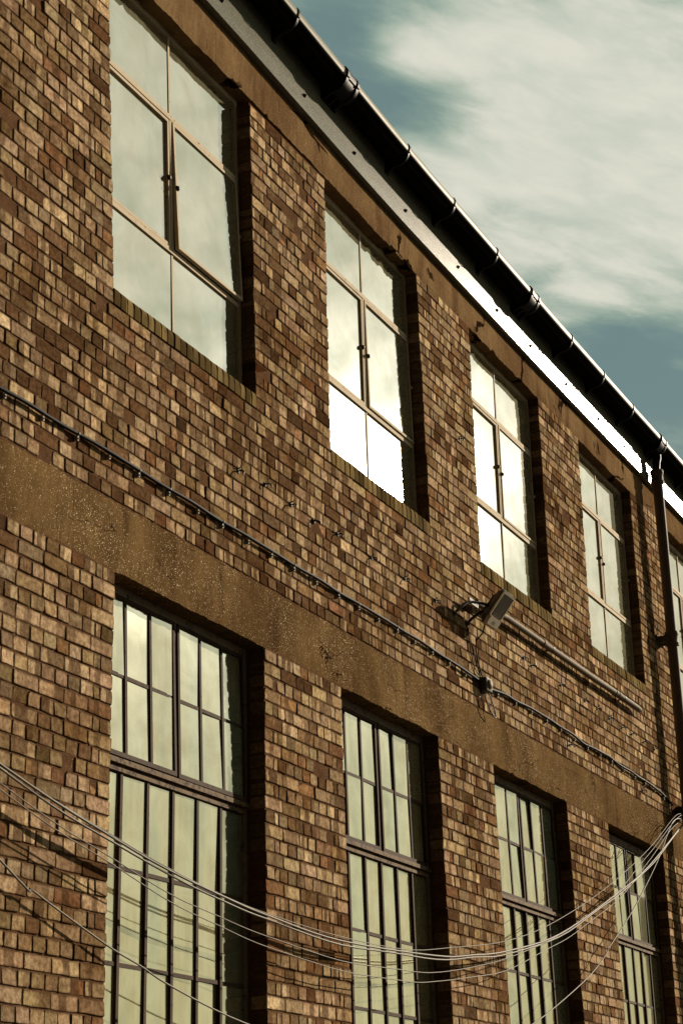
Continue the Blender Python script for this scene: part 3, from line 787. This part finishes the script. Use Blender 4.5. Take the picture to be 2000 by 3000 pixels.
for k_ in range(9):                                                   # cooling fins on the back
    x = LX0 + .03 + k_*.0245; mb.hexa([lp(x, .06, -.050), lp(x+.005, .06, -.050), lp(x+.005, L_-.06, -.050), lp(x, L_-.06, -.050), lp(x, .08, -.066), lp(x+.005, .08, -.066), lp(x+.005, L_-.08, -.066), lp(x, L_-.08, -.066)])
o = link('housing', mb, M['lamp_shell'], fl); normals_out(o); smooth_by_angle(o, 35)
mb = MB(); A0 = .088
loftring(mb, [[lp(x, a, h) for x, a in rrect(LX0+i, LX1-i, i, A0, .022)] for i, h in ((.004, .003), (.006, .020), (.014, .030))])
o = link('front_cover', mb, M['lamp_front'], fl); normals_out(o); smooth_by_angle(o, 35)
mb = MB()                                                              # bezel round the lens
for (x0_, x1_, a0_, a1_) in ((LX0+.004, LX0+.020, A0+.001, L_-.01), (LX1-.020, LX1-.004, A0+.001, L_-.01), (LX0+.020, LX1-.020, L_-.026, L_-.008)):
    mb.hexa([lp(x0_, a0_, .016), lp(x1_, a0_, .016), lp(x1_, a1_, .016), lp(x0_, a1_, .016), lp(x0_, a0_, .002), lp(x1_, a0_, .002), lp(x1_, a1_, .002), lp(x0_, a1_, .002)])
o = link('bezel', mb, M['lamp_front'], fl); normals_out(o)
mb = MB(); nr = 17; a0_, a1_ = A0+.004, L_-.028
for i in range(nr):                                                    # louvred lens
    a, b = a0_ + (a1_-a0_)*i/nr, a0_ + (a1_-a0_)*(i+1)/nr; mid_ = a + (b-a)*.62
    x0_, x1_ = LX0+.021, LX1-.021
    mb.hexa([lp(x0_, a, .003), lp(x1_, a, .003), lp(x1_, mid_, .016), lp(x0_, mid_, .016), lp(x0_, a, 0), lp(x1_, a, 0), lp(x1_, mid_, 0), lp(x0_, mid_, 0)])
    mb.hexa([lp(x0_, mid_, .016), lp(x1_, mid_, .016), lp(x1_, b, .003), lp(x0_, b, .003), lp(x0_, mid_, 0), lp(x1_, mid_, 0), lp(x1_, b, 0), lp(x0_, b, 0)])
o = link('lens', mb, M['lens'], fl); normals_out(o)
mb = MB(); mb.hexa([lp(13.855, .03, .0305), lp(13.905, .03, .0305), lp(13.905, .056, .0305), lp(13.855, .056, .0305), lp(13.855, .03, .028), lp(13.905, .03, .028), lp(13.905, .056, .028), lp(13.855, .056, .028)])
o = link('rating_plate', mb, M['lens'], fl); normals_out(o)
for x, zw, pth in ((13.449, 4.347, [(.05, .035, .055), (.12, .065, .105), (.19, .090, .130), (.27, .130, .135), (.36, .175, .130)]),
                   (13.714, 4.329, [(.03, .035, .045), (.07, .075, .090), (.11, .120, .130), (.15, .165, .150)])):
    mb = MB(); mb.tube([(x, D+.004, zw), (x+.005, D-.012, zw+.008)] + [(x+a, D-b, zw+c) for a, b, c in pth], .0115, 10)
    mb.lathe((x, D+.004, zw), (0, -1, 0), [(0, .026), (.008, .026), (.014, .015), (.03, .013)], 12)
    o = link('bracket_arm', mb, M['iron'], fl, smooth=True)
mb = MB(); mb.box(13.785, 13.985, D-.185, D-.135, 4.455, 4.495); mb.lathe((13.780, D-.175, 4.475), (1, 0, 0), [(0, .026), (.21, .026)], 14)
o = link('swivel', mb, M['iron'], fl); normals_out(o)
fw_ = MB()
w0 = lp(13.83, .01, -.01)
fw_.tube([w0, (13.83, D-.09, 4.27), (13.835, D-.03, 4.22), (13.86, D-.012, 4.16), (13.90, D-.010, 4.06), (13.95, D-.010, 3.99), (13.985, D-.010, 3.945), (14.0, D-.014, 3.91)], .006, 7)
o = link('wire', fw_, M['black_cable'], fl, smooth=True)

# ------------------------------------------------------------------ pale tube on the wall
tb = thing('wall_conduit', 'long pale round conduit tube standing off the brickwork below the windows', 'conduit', (16, D-.06, 4.58))
TP = [(13.80, D-.058, 4.520), (14.5, D-.058, 4.575), (15.4, D-.058, 4.575), (16.8, D-.058, 4.580), (17.5, D-.058, 4.590), (18.16, D-.058, 4.593)]
mb = MB(); mb.tube(TP[:3], .027, 18); mb.tube([TP[2], TP[3], TP[4], TP[5]], .0285, 18)
mb.tube([TP[5], (18.24, D-.058, 4.593), (18.32, D-.055, 4.586)], [.0285, .022, .006], 14)
o = link('tube', mb, M['pale_pipe'], tb); smooth_by_angle(o, 40)
for x, z in ((15.4, 4.575), (17.45, 4.589), (17.54, 4.590)):
    mb = MB(); mb.lathe((x-.035, D-.058, z), (1, 0, .0), [(0, .029), (.004, .033), (.066, .033), (.070, .029)], 18)
    o = link('joint', mb, M['pale_pipe'], tb); smooth_by_angle(o, 40)
for x in (13.95, 15.6, 17.7):
    z = interp(x, [q[0] for q in TP], [q[2] for q in TP])
    mb = MB(); mb.tube([(x, D+.01, z-.01), (x, D-.04, z-.012)], .007, 8); mb.lathe((x-.008, D-.058, z), (1, 0, 0), [(0, .0285), (.001, .0315), (.015, .0315), (.016, .0285)], 18)
    o = link('standoff', mb, M['iron'], tb)
mb = MB(); zz = 4.492
mb.box(13.62, 13.805, D-.075, D-.058, zz-.022, zz+.022)
for k_ in range(4): mb.lathe((13.64+k_*.045, D-.0752, zz), (0, -1, 0), [(0, .008), (.003, .007), (.004, .002)], 8, 1)
o = link('end_plate', mb, [M['clip'], M['iron']], tb)

# ------------------------------------------------------------------ clipped cable, junction box
CX = [4.7, 7.39, 8.4, 9.4, 10.3, 11.3, 12.3, 13.0, 13.5, 13.93]
CZ = [3.905, 3.922, 3.934, 3.928, 3.930, 3.928, 3.934, 3.925, 3.915, 3.900]
CX2 = [14.02, 14.5, 15.2, 15.9, 16.5, 17.1, 17.7, 18.3, 18.85, 19.30]
CZ2 = [3.885, 3.915, 3.935, 3.930, 3.905, 3.925, 3.905, 3.900, 3.880, 3.82]
wc = thing('wall_cable', 'black cable clipped along the brick courses between the storeys', 'cable', (12, D, 3.92))
for nm, xs_, zs_, in (('cable', CX, CZ), ('cable', CX2, CZ2)):
    mb = MB(); xx = np.arange(xs_[0], xs_[-1], .10).tolist() + [xs_[-1]]
    mb.tube([(x, D-.019 + .004*math.sin(x*7.3), interp(x, xs_, zs_) + .0035*math.sin(x*11.0)*(1 if x > 14 else .5)) for x in xx], .0115, 10)
    link(nm, mb, M['black_cable'], wc, smooth=True)
cl0 = None
CLX = [5.0, 5.35, 5.69, 6.03, 6.37, 6.71, 7.05, 7.389, 7.726, 8.057, 8.378, 8.687, 9.026, 9.363, 9.662, 9.993, 10.31, 10.623, 10.954, 11.296, 11.62, 11.95, 12.28, 12.60, 12.93, 13.27, 13.60]
CLX += [14.30, 14.72, 15.10, 15.48, 15.85, 16.22, 16.58, 16.95, 17.30, 17.66, 18.02, 18.36, 18.68, 19.0]
for x in CLX:
    z = interp(x, CX + CX2, CZ + CZ2)
    if cl0 is None:
        mb = MB(); pts = [(0, -.019 - .0115*math.sin(R(a)), .0115*math.cos(R(a))) for a in np.linspace(-60, 190, 12)]
        vs = [(sx_*.0055, y, z_) for sx_ in (-1, 1) for (_, y, z_) in pts] + [(sx_*.0055, (y+.019)*.82-.019, z_*.82) for sx_ in (-1, 1) for (_, y, z_) in pts]
        n_ = len(pts); fs = []
        for i in range(n_-1): fs += [(i, i+1, n_+i+1, n_+i), (2*n_+i, 3*n_+i, 3*n_+i+1, 2*n_+i+1), (i, 2*n_+i, 2*n_+i+1, i+1), (n_+i, n_+i+1, 3*n_+i+1, 3*n_+i)]
        mb.add(vs, fs); mb.box(-.0065, .0065, -.0195, .003, -.040, -.0112); mb.lathe((0, -.019, -.028), (0, -1, 0), [(0, .0055), (.004, .005), (.006, .002)], 8)
        mb.v = [(a+x, b+D, c+z) for a, b, c in mb.v]
        cl0 = link('clip', mb, M['clip'], wc, loc=(x, D, z)); normals_out(cl0); cl = cl0
    else:
        cl = cl0.copy(); col.objects.link(cl); cl.parent = wc
    cl.location = Vector((x, D, z + LIFT)) - worldloc(wc); cl.rotation_euler = (0, rng.normal(0, .08), 0)
jb = thing('junction_box', 'small grey junction box with oval cover on the clipped cable, wire loops hanging below', 'electrical box', (13.98, D, 3.88))
mb = MB(); loftring(mb, [[(x, D-h, z) for x, z in rrect(13.92+i, 14.045-i, 3.832+i, 3.942-i, .014)] for i, h in ((0, -.003), (0, .050), (.004, .056))])
o = link('box', mb, M['lamp_shell'], jb); normals_out(o); smooth_by_angle(o, 35)
mb = MB(); loftring(mb, [[(x, D-h, z) for x, z in rrect(13.92+i, 14.045-i, 3.832+i, 3.942-i, .014)] for i, h in ((.001, .057), (.001, .062), (.008, .066))])
ov = lambda s_: [(13.9825 + .044*s_*math.cos(t), 3.887 + .040*s_*math.sin(t)) for t in np.linspace(0, 2*math.pi, 25)[:-1]]
loftring(mb, [[(x, D-h, z) for x, z in ov(s_)] for s_, h in ((1, .065), (.95, .074), (.7, .082), (.3, .085))])
o = link('cover', mb, M['box_grey'], jb); normals_out(o); smooth_by_angle(o, 35)
def loop(path, r=.0045):
    P = [np.array(q, float) for q in path]; out = []
    for i in range(len(P)-1):
        p0, p1, p2, p3 = P[max(i-1, 0)], P[i], P[i+1], P[min(i+2, len(P)-1)]
        for t in np.linspace(0, 1, 7)[:-1]:
            out.append(.5*((2*p1) + (p2-p0)*t + (2*p0-5*p1+4*p2-p3)*t*t + (3*p1-p0-3*p2+p3)*t**3))
    out.append(P[-1]); return out
mb = MB()
mb.tube(loop([(13.955, D-.03, 3.835), (13.955, D-.035, 3.78), (14.0, D-.045, 3.70), (14.09, D-.05, 3.648), (14.13, D-.05, 3.66), (14.09, D-.045, 3.75), (14.05, D-.03, 3.835), (14.04, D-.03, 3.86)]), .0048, 7)
link('wire_loop', mb, M['cable'], jb, smooth=True)
mb = MB(); mb.tube(loop([(13.925, D-.02, 3.86), (13.90, D-.02, 3.80), (13.915, D-.018, 3.74), (13.93, D-.016, 3.76)]), .004, 7)
link('wire_loop', mb, M['black_cable'], jb, smooth=True)
mb = MB(); mb.tube(loop([(13.715, D-.012, 4.30), (13.735, D-.010, 4.20), (13.755, D-.010, 4.10), (13.80, D-.010, 4.01), (13.87, D-.012, 3.96), (13.935, D-.02, 3.93)]), .0042, 7)
link('drop_wire', mb, M['black_cable'], jb, smooth=True)

# ------------------------------------------------------------------ cables slung across the facade, about 10 cm off the bricks
SL = dict(
 bundle=[(7.3, 1.98), (8.3, 1.79), (8.89, 1.70), (9.47, 1.64), (9.98, 1.60), (11.0, 1.56), (12.55, 1.62), (13.21, 1.69), (13.93, 1.79), (15.18, 2.05), (16.76, 2.56), (17.89, 2.97), (19.39, 3.65)],
 thin=[(7.3, 1.99), (8.3, 1.81), (8.89, 1.72), (9.47, 1.655), (9.99, 1.62), (11.0, 1.595), (12.02, 1.62), (12.79, 1.71), (13.9, 1.87), (14.98, 2.12), (16.45, 2.58), (17.94, 3.15), (19.05, 3.66), (19.36, 3.68)],
 c3=[(7.3, 1.90), (8.27, 1.70), (8.87, 1.59), (9.39, 1.54), (9.97, 1.49), (10.99, 1.45), (12.0, 1.48), (12.53, 1.52), (13.19, 1.61), (14.02, 1.77), (14.95, 1.99), (16.09, 2.34), (17.13, 2.73), (19.05, 3.62), (19.36, 3.67)],
 c4=[(7.3, 1.87), (8.27, 1.67), (8.87, 1.55), (9.39, 1.49), (9.98, 1.43), (10.98, 1.39), (12.0, 1.41), (12.53, 1.46), (13.18, 1.54), (13.91, 1.66), (14.83, 1.90), (15.66, 2.14), (17.11, 2.65), (18.8, 3.47), (19.35, 3.65)],
 low=[(7.42, 1.57), (7.71, 1.46), (8.35, 1.28), (8.67, 1.21), (9.0, 1.13), (9.79, 1.0), (11.0, .90), (12.2, .89), (13.3, 1.01), (14.45, 1.30), (15.15, 1.52), (15.91, 1.79), (16.38, 2.00), (16.50, 2.09), (16.58, 2.12), (17.39, 2.55), (18.24, 3.08), (18.91, 3.57), (19.36, 3.66)])
def smoothpath(pts, so_fn, dy=0, dz=0, wob=0):
    pts = [(5.0, pts[0][1] + (pts[0][1]-pts[1][1])/(pts[1][0]-pts[0][0])*1.25*(pts[0][0]-5.0))] + pts
    P = loop([(x, D - so_fn(x) + dy, z + dz) for x, z in pts])
    return [(q[0], q[1] + wob*math.sin(q[0]*5.1), q[2] + wob*math.cos(q[0]*4.3)) for q in P]
so1 = lambda x: interp(x, [5, 7, 11, 16, 19.3], [.13, .115, .10, .10, .11])
so2 = lambda x: interp(x, [5, 7, 9, 12, 19.3], [.05, .045, .045, .06, .11])
def slung(label, key, r, so_fn, matn, **kw):
    mb = MB(); mb.tube(smoothpath(SL[key], so_fn, **kw), r, 8)
    o = link('slung_cable', mb, M[matn], None, smooth=True, loc=(10, D-.1, 1.6)); tag(o, label, 'cable', 'cables slung across the facade'); return o
slung('thickest pale slung cable, upper strand of the bundled pair', 'bundle', .0066, so1, 'cable', dz=.010)
slung('thick pale slung cable, lower strand of the bundled pair', 'bundle', .0060, so1, 'cable', dz=-.010, dy=.006, wob=.004)
slung('thin slung cable rising just above the bundled pair on the right', 'thin', .0028, so1, 'cable')
slung('thin slung cable hanging just below the bundled pair', 'c3', .0031, so1, 'cable', wob=.003)
slung('thin slung cable hanging lowest of the group below the bundled pair', 'c4', .0031, so1, 'cable', wob=.003)
slung('single kinked slung cable drooping lowest of all, crossing both bottom corners', 'low', .0050, so2, 'cable')

# ------------------------------------------------------------------ old hooks and plugs left in the brickwork
HK = [(15.97, 4.34), (16.64, 4.34), (17.02, 4.35), (17.37, 4.33), (17.76, 4.32), (18.08, 4.32), (18.48, 4.32), (18.85, 4.32), (19.61, 4.31), (9.90, 4.34), (10.26, 4.37), (10.63, 4.35), (10.97, 4.34),
      (11.34, 4.36), (11.9, 4.35), (12.5, 4.36), (13.08, 4.35), (15.02, 4.36), (15.21, 4.34), (13.78, 5.93), (19.10, 2.73), (18.3, 3.80), (16.1, 3.82)]
hk0 = None
for (x, z) in HK:
    if hk0 is None:
        mb = MB(); mb.lathe((x, D+.002, z), (0, -1, 0), [(0, .020), (.006, .017), (.010, .008)], 8)
        mb.tube([(x, D, z), (x, D-.03, z+.002), (x+.006, D-.042, z-.012), (x+.010, D-.040, z-.028)], .0055, 6)
        mb.tube([(x-.012, D+.002, z+.006), (x-.016, D-.022, z+.012), (x-.020, D-.026, z+.024)], .004, 6)
        hk0 = link('hook', mb, M['iron'], building, loc=(x, D, z)); h = hk0
    else:
        h = hk0.copy(); col.objects.link(h); h.parent = building
    h.location = Vector((x, D, z + LIFT)) - worldloc(building); h.rotation_euler = (0, rng.uniform(-.9, .9), 0)
    h.scale = (1, 1, 1)

# ------------------------------------------------------------------ ground
mb = MB(); mb.add([(-400, -400, GROUND), (400, -400, GROUND), (400, 400, GROUND), (-400, 400, GROUND)], [(0, 1, 2, 3)])
gd = link('ground', mb, M['asphalt']); gd['kind'] = 'structure'

# ------------------------------------------------------------------ sky and sun
w = bpy.data.worlds.new('World'); sc.world = w; w.use_nodes = True
nt = w.node_tree; nt.nodes.clear(); g = G(nt)
d_ = g.n('ShaderNodeTexCoord').outputs['Generated']
sky = g.n('ShaderNodeTexSky', {'sky_type': 'NISHITA', 'sun_disc': False, 'sun_elevation': SUN_EL, 'sun_rotation': math.atan2(SUN[0], SUN[1]), 'altitude': 50.0})
sep = g.n('ShaderNodeSeparateXYZ', Vector=d_)
zc_ = g.math('MAXIMUM', sep.outputs[2], .06)
px, py = g.math('DIVIDE', sep.outputs[0], zc_), g.math('DIVIDE', sep.outputs[1], zc_)
pl = g.n('ShaderNodeCombineXYZ', X=px, Y=py)
mp = nt.nodes.new('ShaderNodeMapping'); mp.vector_type = 'TEXTURE'; g.set(mp.inputs[0], pl.outputs[0]); mp.inputs[2].default_value = (0, 0, R(-25.5)); mp.inputs[3].default_value = (1.45, .70, 1)
n1 = g.noise(mp.outputs[0], 5.0, 5, .5, .25)
n2 = g.noise(mp.outputs[0], 13, 6, .58, .3)
def blob(cx, cy_, rad, amp, sq=1.0):
    dx = g.math('SUBTRACT', px, cx); dy = g.math('SUBTRACT', py, cy_)
    r2 = g.math('ADD', g.math('MULTIPLY', dx, dx), g.math('MULTIPLY', g.math('MULTIPLY', dy, dy), sq))
    return g.math('MULTIPLY', g.math('EXPONENT', g.math('MULTIPLY', r2, -1/(rad*rad))), amp)
bias = blob(1.78, .48, .32, .40)
for b in ((1.52, .43, .14, .26), (1.43, .55, .06, .22), (1.62, .52, .10, .16), (1.50, .615, .075, -.28), (1.36, .61, .085, -.24), (2.22, .60, .15, -.34), (1.733, .616, .030, -.20), (1.90, .612, .035, -.22), (2.24, .545, .035, .16)): bias = g.math('ADD', bias, blob(*b))
south = g.step(py, .15, -.25, 0, .26)
dens = g.math('ADD', g.math('ADD', g.math('MULTIPLY', n1, .72), g.math('MULTIPLY', n2, .42)), g.math('ADD', bias, south))
cl_ = g.step(dens, .36, 1.02)
blue = g.mix(.94, sky.outputs[0], (0.86, 1.36, 1.28))
blue = g.mix(1.0, blue, (1.0, 1.0, 1.0), 'MULTIPLY')
cloud = g.mix(g.step(n2, .3, .7), (3.6, 3.8, 3.2), (4.4, 4.35, 3.7))
veil = (1.75, 2.35, 1.95)
base = g.mix(g.step(cl_, 0, .5), blue, veil); base = g.mix(g.step(cl_, .25, 1.0), base, cloud)
base = g.mix(g.step(sep.outputs[2], .40, .10, 0, .9), base, (3.9, 3.75, 2.4))
# thin cloud lit up round the sun
dt = g.n('ShaderNodeVectorMath', {'operation': 'DOT_PRODUCT'}); g.set(dt.inputs[0], d_); dt.inputs[1].default_value = tuple(SUN)
cc = g.math('SUBTRACT', dt.outputs['Value'], 1.0)
gw = g.math('ADD', g.math('MULTIPLY', g.math('EXPONENT', g.math('MULTIPLY', cc, 40.0)), 2.0), g.math('MULTIPLY', g.math('EXPONENT', g.math('MULTIPLY', cc, 480.0)), 17.0))
gw = g.math('MULTIPLY', gw, g.math('ADD', .35, g.math('MULTIPLY', g.step(dens, .35, 1.0), .9)))
glow = g.mix(1.0, (1.0, .96, .88), (1, 1, 1), 'MULTIPLY')
gv = g.n('ShaderNodeVectorMath', {'operation': 'SCALE'}); g.set(gv.inputs[0], glow); g.set(gv.inputs[3], gw)
# unseen sky away from the sun dimmed and warmed to keep shaded reveals dark
away = g.step(sep.outputs[0], -.15, .62, .025, 1.0)
base = g.mix(g.step(sep.outputs[0], .55, -.2), base, g.mix(1.0, base, (1.0, .84, .62), 'MULTIPLY'))
dull = g.n('ShaderNodeVectorMath', {'operation': 'SCALE'}); g.set(dull.inputs[0], base); g.set(dull.inputs[3], away)
tot = g.mix(1.0, dull.outputs[0], gv.outputs[0], 'ADD')
bg = g.n('ShaderNodeBackground', Strength=.10); g.set(bg.inputs[0], tot)
wo = nt.nodes.new('ShaderNodeOutputWorld'); nt.links.new(bg.outputs[0], wo.inputs[0])

sd = bpy.data.lights.new('sun', 'SUN'); sd.energy = 4.6; sd.angle = R(.53); sd.color = (1.0, .86, .67)
so_ = bpy.data.objects.new('sun', sd); col.objects.link(so_)
so_.rotation_euler = Vector(tuple(SUN)).to_track_quat('Z', 'Y').to_euler(); so_.location = (30, -20, 25)

sc.view_settings.view_transform = 'Standard'; sc.view_settings.look = 'None'; sc.view_settings.gamma = 1.0; sc.view_settings.use_curve_mapping = False
sc.view_settings.exposure = 0.72
sc.cycles.max_bounces = 5; sc.cycles.diffuse_bounces = 3; sc.cycles.glossy_bounces = 4
sc.cycles.caustics_reflective = False; sc.cycles.caustics_refractive = False
sc.cycles.use_adaptive_sampling = True; sc.cycles.use_denoising = True
